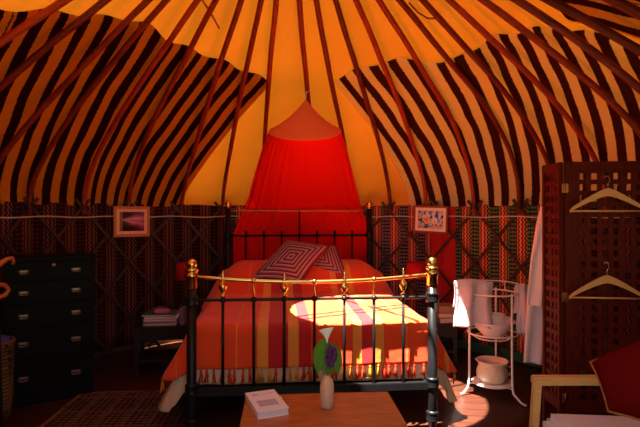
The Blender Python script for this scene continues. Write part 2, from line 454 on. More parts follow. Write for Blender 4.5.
# loose straps stitched to the canvas
def roof_hit(px, py):
    u = Vector(((px-320)/F, 1, -(py-HZ)/F)); best = None
    for i in range(900):
        d = 2.0+i*.004; p = Vector((0, 0, EYE))+u*d
        r = math.hypot(p.x-CX, p.y-CY); th = math.atan2(p.x-CX, p.y-CY)
        if r < R1:
            dh, dr = smooth_par(th)
            if p.z-EYE > HB+dh+(SL-dh/2)*(RW-r)+.045: return p
    return u*4
for pl, lb in (([(200, -3), (209, 10), (219, 28)], 'red stitched strap on the canvas above the left striped blanket'),
               ([(409, 2), (418, 12), (428, 18), (441, 18)], 'red stitched strap looping on the canvas above the right striped blanket')):
    m = MB(); pp = [roof_hit(*q_) for q_ in pl]
    dense = []
    for a, b in zip(pp, pp[1:]): dense += [a.lerp(b, k/5) for k in range(5)]
    m.tube(dense+[pp[-1]], .007, 6); tag(m.build('canvas_strap', 'frame_red', loc=pp[0]), lb, 'strap')

# trellis of crossing rods
tr = thing('trellis', 'dark wooden trellis of crossing rods around the yurt wall', 'trellis', (CX, CY, 0))
RATE = STEP/2/.275
protos = {}
k0 = 0
for sgn, rr in ((1, 2.487), (-1, 2.508)):
    m = MB()
    pts = []
    for i in range(25):
        z = .02+i*(1.535-.02)/24; th = sgn*RATE*(1.455-z)
        pts.append(Vector((rr*math.sin(th), rr*math.cos(th), z)))
    for a, b in zip(pts, pts[1:]):
        rad = Vector(((a+b).x, (a+b).y, 0)).normalized()
        m.bar(a-(b-a)*.02, b+(b-a)*.02, .027, .012, rad)
    protos[sgn] = m.build('rod', 'rod_wood', tr)
for sgn in (1, -1):
    first = True
    for k in range(-13, 13):
        th = kth(k)
        if first: o = protos[sgn]; first = False
        else: o = protos[sgn].copy(); COL.objects.link(o)
        o.rotation_euler = (0, 0, -th)
# pale cord
m = MB(); m.tube([cyl(-2.2+4.4*i/120, 1.372+.006*math.sin(i*.9), 2.468) for i in range(121)], .006, 6)
tag(m.build('wall_cord', 'pale_cord'), 'pale straight cord stretched round the trellis at picture height', 'cord')

# woven hangings behind the trellis
def hanging(name, a0, a1, mat, label, r=2.555, z0=.06, z1=1.50, cat='wall hanging', grp='woven hangings'):
    m = MB(); L = (a1-a0)*r
    m.grid(lambda a, b: cyl(a0+(a1-a0)*a, z0+(z1+.012*noise.noise(Vector((a*L*4, 0, 3)))-z0)*b, r+.012*math.sin(a*L*2*PI/.4)), max(6, int(L*20)), 10, lambda a, b: (a0*r+a*L, b*(z1-z0)))
    return tag(m.build(name, mat, loc=cyl((a0+a1)/2, z0, r), thick=.006), label, cat, grp)
hanging('woven_hanging', -2.1, -.36, 'kilim_shaded', 'dark red and black zigzag woven hanging behind the drawers and bedside books')
hanging('woven_hanging', -.355, .568, 'kilim_grey', 'red zigzag hanging with grey plaid bands behind bed and canopy')
hanging('woven_hanging', .679, 1.03, 'kilim_green', 'red and green zigzag woven hanging behind the white washstand')
hanging('woven_hanging', 1.035, 2.0, 'kilim_shaded', 'woven hanging darkened for shade behind the folding screen')  # shade behind the screen painted in with the darkened weave
hanging('felt_strip', .570, .622, 'red_felt', 'plain bright red upright strip directly beside the abstract picture', cat='cloth strip')
hanging('felt_strip', .624, .678, 'red_felt', 'plain bright red upright strip bordering the green zigzag hanging', cat='cloth strip')
hanging('felt_skirt', -.1, 1.9, 'green_felt', 'dark green cloth edge along the floor behind the washstand', 2.50, .005, .10, 'cloth edge')
hanging('felt_hem', .50, 1.7, 'green_felt', 'thin green hem along the top of the right wall hangings', 2.575, 1.45, 1.545, 'cloth edge')

# striped blankets lining the roof; flat cloths laid on the cone
SINA = math.cos(math.atan(SL))
NW = 400
def arc_table():
    tb = []; s_ = 0; pr = profile(1, 0, 0, .02, (0, 0)); tb.append((pr[1]*0+.02/SINA, 1.0))
    for i in range(1, NW+1):
        w = 1-i/NW; q_ = profile(w, 0, 0, .02, (0, 0)); s_ += math.hypot(q_[0]-pr[0], q_[1]-pr[1]); tb.append((.02/SINA+s_, w)); pr = q_
    return tb
ARC = arc_table(); RHO_W = ARC[-1][0]
def w_of_rho(rho):
    lo, hi = 0, NW
    if rho >= RHO_W: return 0.0
    while hi-lo > 1:
        mid = (lo+hi)//2
        if ARC[mid][0] < rho: lo = mid
        else: hi = mid
    a, b = ARC[lo], ARC[hi]; f_ = (rho-a[0])/max(1e-9, b[0]-a[0])
    return a[1]+(b[1]-a[1])*f_
def blanket(th0, u0, u1, v0, mat, label, off=.05, v1=None, nu=70, nv=44, wav=.02, kr=1.0, sag=0.0):
    ph0 = th0*SINA; m = MB()
    def vb(u): return math.sqrt(max(.01, RHO_W**2-u*u)) if v1 is None else v1
    def uvp(a, b):
        u = u0+(u1-u0)*a; vt = v0+wav*math.sin(u*2*PI/.42+1)-sag*(max(u, 0)/1.25)**2; v = vt+(max(vb(u), vt+.02)-vt)*b
        return u, v
    def fn(a, b):
        u, v = uvp(a, b); rho = math.hypot(u, v); th = (ph0+math.atan2(u, v)/(kr if u > 0 else 1.0))/SINA
        w = w_of_rho(rho)
        o_ = off+.012*noise.noise(Vector((u*3, v*3, 2)))
        if b == 0: o_ += .012
        p_ = shell(th, w, o_, .02)
        return p_
    m.grid(fn, nu, nv, uvp)
    o = m.build('striped_blanket', mat, fix=False)
    return tag(o, label, 'blanket', 'striped blankets lining the roof')
blanket(-.94, -2.6, 1.27, 1.57, 'blanket_dim', 'orange and brown striped blanket under the roof poles above the drawers', kr=1.25, sag=.20)
blanket(.80, -.85, 2.4, 1.63, 'blanket_cream', 'cream and brown striped blanket under the roof above the washstand')
blanket(2.75, -1.52, .3, 1.40, 'blanket_thin', 'small striped blanket with thin bands high above the screen', .062, 2.9)

# ------------------------------------------------------------------ the bed
BA = math.radians(4.9); BED = Vector((-.035, 3.1, 0)); HWB = .765; BL = 2.19
BR = Matrix.Rotation(BA, 3, 'Z')
def bw(x, y, z): return BED+BR @ Vector((x, y, z))
bed = thing('iron_bed', 'black iron double bedstead with brass knobs and rail', 'bed', BED, BA)
def post(x, y, top, brass0, ballr, rings, nm):
    m = MB(); m.lathe([(0, .0), (.020, .0), (.026, .02), (.026, .05), (.03, .06), (.03, brass0), (0, brass0)], 18, (x, y, 0))
    for z in rings:
        m.lathe([(.03, z-.035), (.040, z-.03), (.041, z-.018), (.036, z-.012), (.042, z), (.036, z+.012), (.041, z+.018), (.040, z+.03), (.03, z+.035)], 18, (x, y, 0))
    p = m.build(nm, 'black_iron', bed)
    m = MB(); b = brass0; T = top-ballr*2
    m.lathe([(.031, b), (.034, b+.005), (.034, T-.05), (.043, T-.045), (.045, T-.03), (.036, T-.02), (.036, T-.012), (.044, T-.006), (.040, T+.006), (.018, T+.008), (.012, T+.014)], 18, (x, y, 0))
    m.ball((x, y, top-ballr), ballr); m.build('brass_knob', 'brass', p, label='brass ball knob on collar')
for sx in (-1, 1):
    post(sx*HWB, 0, 1.115, .93, .034, (.855, .305, .09), 'foot_post')
    post(sx*HWB, BL, 1.56, 1.46, .02, (1.17, .40), 'head_post')
def rail(z0, sag, y, r, nm, mat):
    m = MB(); m.tube([(-HWB+2*HWB*i/16, y, z0-sag*(1-(2*i/16-1)**2)) for i in range(17)], r, 10); return m.build(nm, mat, bed)
rail(1.005, .042, 0, .0115, 'brass_rail', 'brass'); rail(.855, 0, 0, .010, 'foot_rail', 'black_iron')
m = MB(); m.box((0, 0, .285), (2*HWB, .035, .05), None, .004); m.build('base_rail', 'black_iron', bed)
for i in range(7):
    x = -.765+.765*2*(i+1)/8
    m = MB(); m.tube([(x, 0, .30), (x, 0, .86)], .0095, 8); m.ball((x, 0, .855), .021, (1, 1, .9))
    sp = m.build('spindle', 'black_iron', bed)
    zr = 1.005-.042*(1-(x/.765)**2)
    m = MB()
    if i % 2 == 0:
        h_ = zr-.875
        m.lathe([(.008, .875), (.016, .877), (.016, .885), (.009, .89), (.014, .875+h_*.3), (.026, .875+h_*.55), (.024, .875+h_*.68), (.011, .875+h_*.85), (.009, zr)], 14, (x, 0, 0))
        m.lathe([(.010, zr), (.014, zr+.012), (.006, zr+.02), (.010, zr+.032), (.004, zr+.05), (0, zr+.06)], 12, (x, 0, 0))
        m.build('brass_finial', 'brass', sp, label='brass vase finial')
    else:
        m.tube([(x, 0, .86), (x, 0, zr)], .006, 8); m.ball((x, 0, zr), .018); m.build('brass_button', 'brass', sp, label='small brass bead')
for z, r, nm, mt in ((1.17, .012, 'head_rail', 'black_iron'), (.52, .012, 'head_rail', 'black_iron')): rail(z, 0, BL, r, nm, mt)
rail(1.435, -.0, BL, .0085, 'brass_rail', 'dull_brass')
for i in range(7):
    x = -.765+.765*2*(i+1)/8
    m = MB(); m.tube([(x, BL, .5), (x, BL, 1.435 if i == 3 else 1.20)], .009, 8); m.ball((x, BL, 1.17), .022)
    if i != 3: m.ball((x, BL, 1.205), .014, (1, 1, 1.4))
    m.build('spindle', 'black_iron', bed)
for sx in (-1, 1):
    m = MB(); m.box((sx*(HWB-.03), BL/2, .29), (.035, BL, .045)); m.build('side_rail', 'black_iron', bed)
for j in range(6):
    m = MB(); m.box((0, .2+j*.36, .305), (2*HWB-.09, .06, .012)); m.build('bed_slat', 'black_iron', bed)

def ztop(y):
    t = min(1, max(0, (y-1.22)/.50)); e = t*t*(3-2*t)
    u = min(1, max(0, (y-1.98)/.12))
    return .665+.235*e-.05*u*u
m = MB(); m.box((0, 1.09, .475), (1.44, 2.02, .325), None, .06); mt_ = m.build('mattress', 'mattress_tick', loc=(0, 1.09, .3125))
mt_.rotation_euler = (0, 0, BA); mt_.location = bw(0, 1.09, .3125); tag(mt_, 'pale mattress under the orange striped bedspread', 'mattress')
# two sleeping pillows under the spread
def drape(name, mat, HX, FT, side, foot, flare, rise, rip, uvs=True, hemcut=None, ns=110, nt=110, ymax=2.10, thick=.004):
    """cloth over the bed: s across, t along from the foot hem; bed-local coordinates"""
    s0 = HX+side; m = MB()
    def fn(a, b):
        s = -s0+2*s0*a; tt = -foot+(ymax-FT+foot)*b
        dx = max(abs(s)-HX, 0); dy = max(-tt, 0); sg = 1 if s > 0 else -1
        d = math.hypot(dx, dy); lim = max(side*min(1, dx/max(d, 1e-6)*1.0), foot) if d > 0 else 0
        if d > 0:
            cx_, cy_ = dx/d, dy/d; k_ = min(1, max(0, (cx_-.15)/.35)); lim = foot+(side-foot)*k_*k_*(3-2*k_); dd = min(d, lim)
        else: cx_ = cy_ = 0; dd = 0
        y = FT+max(tt, 0); x = max(-HX, min(HX, s)); z = ztop(y)+rise
        # head bump is softer near the sides
        edge = min(1, (HX-min(abs(s), HX))/.16); z = .665+rise+(z-.665-rise)*(1-(1-edge)**2*.35)
        R_ = .05
        if dd < R_*PI/2: out = R_*math.sin(dd/R_); dn = R_*(1-math.cos(dd/R_))
        else: out = R_; dn = R_+(dd-R_*PI/2)
        fl = flare*(dn/.35)**1.15
        out_x = (out+fl)*cx_; out_y = (out*.7+.008*dn/.35)*cy_
        ph = (y if cx_ > cy_ else x)*1.0
        wob = rip*dn/.35*(math.sin(ph*19+sg)+.6*math.sin(ph*33+1.7))
        out_x += wob*cx_; out_y += wob*.25*cy_
        zz = z-dn*(.97 if cx_ < .5 else .93)
        zz += .006*noise.noise(Vector((x*4, y*4, 5)))+.004*noise.noise(Vector((x*11, y*9, 2)))
        return Vector((x+sg*out_x, y-out_y, zz))
    m.grid(fn, ns, nt, lambda a, b: (-s0+2*s0*a, -foot+(ymax-FT+foot)*b))
    o = m.build(name, mat, fix=True, thick=thick); o.location = BED; o.rotation_euler = (0, 0, BA)
    return o, fn
sh, _ = drape('bed_sheet', 'sheet_cloth', .725, .105, .60, .40, .115, .004, .014)
tag(sh, 'tan sheet hanging below the bedspread to near the floor', 'sheet')
bs, bfn = drape('bedspread', 'bedspread_cloth', .735, .088, .40, .315, .165, .022, .011)
tag(bs, 'orange and crimson striped woven bedspread with tasselled edge on the bed', 'bedspread')
def tassel(mat, seed):
    rr = random.Random(seed); m = MB()
    m.ball((0, 0, -.006), .007)
    for q_ in range(5):
        a = rr.uniform(0, 6.28); o_ = Vector((math.cos(a), math.sin(a), 0))*.007
        L = rr.uniform(.05, .095)
        m.tube([(0, 0, -.006), o_*.8+Vector((0, 0, -L*.5)), o_*rr.uniform(.8, 3.2)+Vector((0, 0, -L))], .0045, 5)
    return m.build('tassel', mat, bs)
tp = [tassel('tassel_red', 1), tassel('tassel_red', 2), tassel('tassel_gold', 3)]; used = set()
def put_tassel(i, p_):
    src = tp[i]
    if i in used: o = src.copy(); COL.objects.link(o)
    else: o = src; used.add(i)
    o.location = p_; o.rotation_euler = (0, 0, random.uniform(0, 6))
HXs = .735; s0_ = HXs+.40
for i in range(34):
    s = -.71+1.42*i/33+random.uniform(-.014, .014); a = (s+s0_)/(2*s0_)
    g = 2 if (-.36 < s < -.27 or -.17 < s < -.09 or .18 < s < .26 or .36 < s < .45) else random.choice((0, 1))
    put_tassel(g, bfn(a, 0)+Vector((0, -.004, 0)))
for sgn in (0, 1):
    for i in range(14):
        b = (.315+.03+i*.105)/(2.10-.088+.315)
        put_tassel(random.choice((0, 1, 1, 2) if i % 4 == 0 else (0, 1)), bfn(sgn, b))

def cushion(name, mat, c, puff, label, cat, grp=None, n=18, trim=None, trimname='piping', uvrot=False):
    """c: four corners, counter-clockwise seen from the front"""
    A, B, C_, D = [Vector(v) for v in c]; ctr = (A+B+C_+D)/4
    nrm = (B-A).cross(D-A).normalized()
    def pt(a, b, sg):
        k = 1-.10*(1-(2*a-1)**2)*abs(2*b-1)**6 ; a2 = .5+(a-.5)*(1-.07*(1-(2*b-1)**2)*abs(2*a-1)**3); b2 = .5+(b-.5)*(1-.07*(1-(2*a-1)**2)*abs(2*b-1)**3)
        p_ = (A*(1-a2)+B*a2)*(1-b2)+(D*(1-a2)+C_*a2)*b2
        h = ((1-(2*a-1)**2)*(1-(2*b-1)**2))**.45
        return p_+nrm*puff*h*sg
    m = MB()
    for sg in (1, -1): m.grid(lambda a, b: pt(a, b, sg), n, n)
    bmesh.ops.remove_doubles(m.b, verts=m.b.verts[:], dist=1e-4)
    base = ctr.copy(); base.z = min(v.z for v in (A, B, C_, D))
    if trim:
        r_ = thing(name, label, cat, base, 0, grp)
        m.build('cover', mat, r_).location = (0, 0, 0)
        for o in kids(r_):
            for v in o.data.vertices: v.co -= base
        ed = [pt(i/12, 0, 1) for i in range(12)]+[pt(1, i/12, 1) for i in range(12)]+[pt(1-i/12, 1, 1) for i in range(12)]+[pt(0, 1-i/12, 1) for i in range(12)]
        m = MB(); m.tube([e-base for e in ed], .006, 6, closed=True); m.build(trimname, trim, r_)
        return r_
    return tag(m.build(name, mat, loc=base), label, cat, grp)
plain_cloth('cushion_edge', (.42, .06, .03))
cushion('throw_cushion', 'cushion_weave', (at(247, 281, 4.53), at(300, 285, 4.47), at(331, 246, 4.80), at(287, 239, 4.88)), .085,
        'maroon woven cushion with concentric squares lying in front on the bed', 'cushion', 'woven cushions on the bed', trim='cushion_edge')
cushion('throw_cushion', 'cushion_weave', (at(300, 278, 4.74), at(351, 281, 4.60), at(336, 246, 4.92), at(306, 242, 5.0)), .08,
        'maroon woven cushion tucked half behind the front cushion', 'cushion', 'woven cushions on the bed', trim='cushion_edge')

# ------------------------------------------------------------------ bed canopy
RC = at(305, 131, 4.55); RR = .335
cp = thing('bed_canopy', 'red gathered bed canopy hanging from a roof pole over the headboard', 'bed canopy', RC)
def ringp(a, k=1.0):
    c_, s_ = math.cos(a), math.sin(a)                     # s=-1 is the front
    return Vector((RR*k*c_, RR*.80*k*s_, .125*k*s_+.00))
apex = at(306, 99, 4.58)-RC
m = MB()
def capf(a, b):
    r_ = ringp(2*PI*a); e = b
    p_ = r_.lerp(apex, e); p_.z -= .022*math.sin(PI*e)
    d = Vector((r_.x, r_.y, 0)); return p_-d*.05*math.sin(PI*e)
m.grid(capf, 48, 14, None, True); m.build('cap', 'canopy_cap', cp, label='orange-red cone top')
m = MB(); m.tube([ringp(2*PI*i/40) for i in range(40)], .006, 6, closed=True); m.build('hoop', 'canopy_cap', cp)
def drp(a, b):
    """a round the loop from the front right; b down"""
    an = 2*PI*a; top = ringp(an)
    c_, s_ = math.cos(an), math.sin(an)
    hw = .745
    bx = -.19+hw*(abs(c_)**.75)*(1 if c_ > 0 else -1)
    by = 5.28+(bx+.22)*.0857+.055+(.06 if s_ > 0 else 0)*abs(s_)**.5
    bx_, by_ = bx-RC.x, by-RC.y
    zt = top.z; zb = .45-RC.z
    e = b; h = e**.62*.55+e*.45
    kx = min(1, (e*1.75))**.85; ky = min(1, e*2.9)**.9
    x = top.x+(bx_-top.x)*kx; y = top.y+(by_-top.y)*ky
    z = zt+(zb-zt)*e
    fold = .010*min(1, e*4)*math.sin(an*22+2*math.sin(an*3))+.006*math.sin(an*41+e*2)
    return Vector((x, y-fold*(1 if s_ < 0 else -1), z))
m = MB(); m.grid(drp, 260, 46, None, True); m.build('drape', 'canopy_net', cp, fix=True)
m = MB(); m.tube([apex, apex+Vector((.0, .03, .05)), apex+Vector((.005, .06, .09))], .004, 6)
m.tube([apex+Vector((-.03, .06, .11)), apex+Vector((0, .05, .07)), apex+Vector((.04, .06, .10))], .003, 6); m.build('hanging_string', 'pale_cord', cp)

# ------------------------------------------------------------------ chest of drawers
ca = math.radians(30); ch0 = Vector((-1.745, 3.78, 0)); W, D_, H_ = .60, .36, 1.075
chest = thing('chest_of_drawers', 'tall black chest of five drawers with metal pulls by the left wall', 'chest of drawers', ch0-Vector((math.cos(ca), math.sin(ca), 0))*W/2, ca)
m = MB(); m.box((0, D_/2, H_/2), (W, D_, H_-.03), None, .006); m.box((0, D_/2-.01, H_-.01), (W+.03, D_+.03, .025), None, .006); m.box((0, D_/2+.005, .03), (W-.02, D_-.03, .06)); m.build('carcass', 'dark_chest', chest)
bz = [1.045, .905, .74, .57, .34, .07]
for i in range(5):
    z1, z0 = bz[i]-.006, bz[i+1]+.006
    m = MB(); m.box((0, -.008, (z0+z1)/2), (W-.04, .02, z1-z0), None, .005); d = m.build('drawer', 'dark_chest', chest)
    for sx in (-1, 1):
        zc = (z0+z1)/2; x = sx*.17
        m = MB(); m.box((x, -.021, zc+.004), (.066, .006, .018), None, .003); m.tube([(x-.027, -.024, zc+.006), (x-.027, -.043, zc-.004), (x-.021, -.046, zc-.012), (x+.021, -.046, zc-.012), (x+.027, -.043, zc-.004), (x+.027, -.024, zc+.006)], .0045, 6); m.build('handle', 'silver', d)
m = MB(); m.lathe([(0, 0), (.018, 0), (.016, .006), (0, .008)], 12); kp = m.build('keyhole_plate', 'silver', chest); kp.rotation_euler = (PI/2, 0, 0); kp.location = (.02, -.018, 1.015)

# high-backed chair with scrolled rails at the left edge of view
cc_ = thing('carved_chair', 'dark chair with orange scroll-ended back rails beside the black drawers', 'chair', (-2.03, 2.78, 0), math.radians(60))
m = MB()
for sx in (-1, 1): m.tube([(sx*.2, .0, 0), (sx*.2, .02, .45), (sx*.2, .06, 1.02)], .018, 8)
m.build('back_post', 'black_paint', cc_)
m = MB(); m.box((0, .15, .44), (.44, .26, .035), None, .01); m.build('seat', 'black_paint', cc_)
for sx in (-1, 1): m = MB(); m.tube([(sx*.19, .26, 0), (sx*.19, .26, .43)], .018, 8); m.build('leg', 'black_paint', cc_)
def scroll(z, nm, loop):
    m = MB(); pts = []
    if loop:
        pts = [(-.26, .02, z+.03), (.18, .02, z+.035), (.235, .02, z+.02), (.255, .02, z-.01), (.235, .02, z-.04), (.18, .02, z-.055), (-.26, .02, z-.05)]
        m.tube(pts, .014, 8)
    else:
        pts = [(-.26, .02, z), (.10, .02, z), (.20, .02, z+.012), (.245, .02, z+.04), (.275, .02, z+.045), (.285, .02, z+.02), (.275, .02, z+.005)]
        m.tube(pts, [.026, .026, .022, .015, .012, .010, .008], 8)
    return m.build(nm, 'orange_wood', cc_, label='orange scrolled rail')
scroll(1.075, 'back_rail', False); scroll(.935, 'back_rail', True)

# wicker basket
bk_ = thing('wicker_basket', 'tall wicker basket on the floor left of the black drawers', 'basket', (-2.24, 3.30, 0))
m = MB(); m.lathe([(0, .005), (.13, .005), (.145, .15), (.15, .50), (.158, .51), (.158, .535), (.14, .535), (.138, .50), (.12, .03), (0, .03)], 24); m.build('basket_body', 'wicker', bk_)
m = MB(); m.grid(lambda a, b: Vector((.128*b*math.cos(2*PI*a), .128*b*math.sin(2*PI*a), .53+.05*(1-b*b)+.018*noise.noise(Vector((b*9*math.cos(2*PI*a), b*9*math.sin(2*PI*a), 0))))), 24, 8, None, True)
o = m.build('folded_cloth', 'blue_cloth', loc=(0, 0, .53), thick=.006); o.location = (-2.24, 3.30, .53); tag(o, 'blue cloth crumpled on top of the wicker basket', 'cloth')

# rug
ra = math.radians(3); m = MB(); m.grid(lambda a, b: Vector((-.47+.94*a, -.45+.9*b, .010+.003*noise.noise(Vector((a*8, b*8, 0))))), 24, 20, lambda a, b: (.94*a, .9*b))
rug = thing('rug', 'dark patterned woven rug on the floor left of the bed', 'rug', (-1.35, 3.36, 0), ra)
m.build('pile', 'rug_weave', rug, thick=.012)
m = MB()
for sx in (-1, 1): m.bar((sx*.465, -.45, .013), (sx*.465, .45, .013), .022, .008)
for sy in (-1, 1): m.bar((-.47, sy*.445, .013), (.47, sy*.445, .013), .022, .008)
m.build('binding', 'cover_brown', rug)

# ------------------------------------------------------------------ bedside tables, lamps, books
def bedside(loc, rz, w, d, h, label):
    r_ = thing('bedside_table', label, 'bedside table', loc, rz, 'bedside tables')
    m = MB(); m.box((0, 0, h-.0125), (w, d, .025), None, .004); m.build('tabletop', 'dark_wood', r_)
    for sx in (-1, 1):
        for sy in (-1, 1):
            m = MB(); m.box((sx*(w/2-.03), sy*(d/2-.03), (h-.025)/2), (.035, .035, h-.025)); m.build('leg', 'dark_wood', r_)
    m = MB(); m.box((0, 0, h-.075), (w-.06, d-.06, .1)); m.build('apron', 'dark_wood', r_)
    m = MB(); m.box((0, 0, .12), (w-.05, d-.05, .02)); m.build('shelf', 'dark_wood', r_)
HL = .42; BLc = Vector((-1.42, 4.42, 0)); BRc = Vector((1.10, 4.72, 0)); HR = .38
bedside(BLc, math.radians(12), .46, .38, HL, 'dark low bedside table carrying the magazines left of the bed')
bedside(BRc, math.radians(-14), .45, .36, HR, 'dark low bedside table carrying two brown books right of the bed')
def lamp(loc, h, rs, label):
    r_ = thing('table_lamp', label, 'lamp', loc, 0, 'red bedside lamps')
    m = MB(); m.lathe([(0, 0), (.045, 0), (.046, .012), (.02, .022), (.009, .04), (0, .04)], 18); m.build('base', 'black_paint', r_)
    m = MB(); m.tube([(0, 0, .03), (0, 0, h-.05)], .007, 8); m.ball((0, 0, h-.06), .02); m.build('pole', 'black_paint', r_)
    m = MB(); m.lathe([(rs, h-.15), (rs*.82, h)], 28); m.build('lamp_shade', 'lamp_red', r_, thick=.003, label='red fabric shade')
lp = at(184, 300, 4.50); lamp((lp.x, 4.50, HL), EYE-(263-HZ)/F*4.50-HL, .085, 'red shaded lamp standing behind the left brass bed knob')
lp = at(416, 300, 4.66); lamp((lp.x, 4.66, HR), EYE-(262-HZ)/F*4.66-HR, .105, 'red shaded lamp standing behind the bed under the abstract picture')
def book(c, w, l, h, rz, mat, label, grp, name='book', pages='paper_edge'):
    r_ = thing(name, label, 'book', c, rz, grp)
    m = MB(); m.box((0, 0, .002), (w, l, .004)); m.box((0, 0, h-.002), (w, l, .004)); m.box((-w/2+.002, 0, h/2), (.004, l, h)); m.build('cover', mat, r_)
    m = MB(); m.box((.002, 0, h/2), (w-.010, l-.010, h-.008)); m.build('pages', pages, r_)
    return r_
z = HL; bx = at(162, 300, 4.36).x
for (h, mat, dr, lb, dx) in ((.020, 'cover_lilac', 5, 'pale lilac magazine at the bottom of the bedside pile', .0), (.012, 'cover_grey', 9, 'thin grey magazine second from the bottom of the bedside pile', .006),
                         (.026, 'cover_grey', 7, 'thick grey book in the middle of the bedside pile', -.004), (.016, 'paper', 10, 'pale magazine just under the topmost book of the bedside pile', .004), (.022, 'cover_teal', 4, 'dark teal book on top of the bedside pile under the pink purse', -.012)):
    book((bx+dx, 4.38, z), .285, .22, h, math.radians(dr), mat, lb, 'reading pile on the left bedside table'); z += h+.0005
m = MB(); m.box((0, 0, .018), (.13, .08, .032), None, .010); o = m.build('purse', 'pink', loc=(0, 0, 0)); o.location = (bx+.01, 4.34, z); tag(o, 'small pink purse on top of the bedside book pile', 'purse')
def lump(name, c, r, h, mat, label, cat, seed=0):
    m = MB(); m.grid(lambda a, b: Vector(((r*(1-b*b)**.5 if b < 1 else 0)*math.cos(2*PI*a)*(1+.25*noise.noise(Vector((math.cos(2*PI*a)*2, math.sin(2*PI*a)*2, seed)))), .7*(r*(1-b*b)**.5 if b < 1 else 0)*math.sin(2*PI*a), h*b*(1+.3*noise.noise(Vector((a*3, b*4, seed)))))), 24, 8, None, True)
    o = m.build(name, mat); o.location = c; return tag(o, label, cat)
lump('scarf', (bx-.03, 4.42, z), .085, .045, 'navy_cloth', 'dark blue crumpled scarf behind the pink purse', 'scarf')
o = MB().box((0, 0, .075), (.035, .11, .15), None, .004).build('tissue_box', 'cover_grey'); o.location = (bx+.19, 4.36, HL); tag(o, 'narrow grey box beside the lamp on the left bedside table', 'box')
z = HR; b2 = at(446, 300, 4.66).x
for h, mat, lb, dr in ((.050, 'cover_brown', 'thick brown book lying under the tan one right of the bed', 8), (.042, 'cover_tan', 'tan book lying on the brown one right of the bed', 3)):
    book((b2-.02, 4.66, z), .17, .22, h, math.radians(dr), mat, lb, 'books right of the bed'); z += h+.0005
o = MB().box((0, 0, .03), (.15, .2, .06), None, .006).build('wooden_box', 'cover_tan'); o.location = (b2-.01, 4.67, z); tag(o, 'small tan box on top of the brown books right of the bed', 'box')

# ------------------------------------------------------------------ pictures on the trellis
def wall_hit(px, r):
    k = (px-320)/F; a = 1+k*k; b = -2*(k*CX+CY); c = CX*CX+CY*CY-r*r
    return (-b+math.sqrt(b*b-4*a*c))/2/a
def picture(px, py, pw, ph, mat_f, mat_m, mat_p, border, mount, label, tilt=0, r=2.44):
    d = wall_hit(px, r); c = at(px, py, d); th = math.atan2(c.x-CX, c.y-CY)
    w = pw/F*d/max(.3, math.cos(th)); w = pw/F*d*1.0; h = ph/F*d
    w /= max(.5, math.cos(th)+math.sin(th)*(px-320)/F)
    r_ = thing('picture_frame', label, 'picture', c-Vector((0, 0, h/2)), -th, 'framed pictures')
    r_.rotation_euler = (0, tilt, -th)
    m = MB(); f_ = border
    for sx in (-1, 1): m.box((sx*(w/2-f_/2), 0, h/2), (f_, .022, h), None, .003)
    for sz in (0, 1): m.box((0, 0, f_/2 if sz == 0 else h-f_/2), (w, .0225, f_), None, .003)
    m.build('frame', mat_f, r_)
    m = MB(); m.box((0, .002, h/2), (w-f_*1.9, .008, h-f_*1.9)); m.build('mount', mat_m, r_)
    iw, ih = w-2*f_-2*mount, h-2*f_-2*mount
    m = MB(); m.grid(lambda a, b: Vector((-iw/2+iw*a, -.0035, h/2-ih/2+ih*b)), 2, 2); m.build('print', mat_p, r_, thick=.002)
    m = MB(); m.tube([(-.04, .005, h), (0, .008, h+.05), (.04, .005, h)], .002, 5); m.build('hanging_string', 'pale_cord', r_)
picture(132, 221.5, 36, 30.5, 'frame_orange', 'mount_peach', 'flower_print', .028, .030, 'orange framed purple flower photograph hanging above the magazines')
picture(430, 219.5, 34.5, 27.5, 'frame_red', 'mount_pale', 'abstract_print', .022, .030, 'red framed blue and orange abstract print hanging right of the bed', math.radians(2))

# ------------------------------------------------------------------ coffee table and what stands on it
TA = math.radians(4); TC = Vector((.02, 2.12, 0)); TZ = .45
tb = thing('coffee_table', 'brown wooden coffee table at the foot of the bed', 'table', TC, TA)
m = MB(); m.box((0, 0, TZ-.014), (.745, .90, .028), None, .004); m.build('tabletop', 'table_wood', tb)
for sx in (-1, 1):
    for sy in (-1, 1):
        m = MB(); m.box((sx*.32, sy*.40, (TZ-.028)/2), (.045, .045, TZ-.028)); m.build('leg', 'table_wood', tb)
    m = MB(); m.box((sx*.325, 0, TZ-.065), (.02, .76, .075)); m.build('apron', 'table_wood', tb)
for sy in (-1, 1):
    m = MB(); m.box((0, sy*.405, TZ-.065), (.60, .02, .075)); m.build('apron', 'table_wood', tb)
ba = math.radians(21)
bkc = Vector((-.262, 2.385, TZ)); gb = thing('guest_book', 'white paper-covered book lying on the coffee table', 'book', bkc, ba)
m = MB(); m.box((0, 0, .0015), (.150, .262, .003)); m.box((0, .002, .0305), (.152, .262, .003)); m.box((-.0735, 0, .016), (.003, .262, .03)); m.build('cover', 'paper', gb)
m = MB(); m.box((.002, -.002, .016), (.143, .250, .026)); m.build('pages', 'paper_edge', gb)
m = MB(); m.box((-.002, -.035, .0325), (.095, .075, .0012)); m.build('cover_picture', 'grey_print', gb, label='grey printed rectangle')
m = MB(); m.ball((-.035, .085, .0322), .018, (1, .8, .05)); m.bar((-.01, .075, .0324), (.055, .092, .0324), .006, .001); m.build('cover_sketch', 'violet_print', gb)
m = MB(); m.box((.078, .045, .018), (.03, .035, .0012)); m.build('page_marker', 'yellow_paper', gb, label='yellow paper marker')
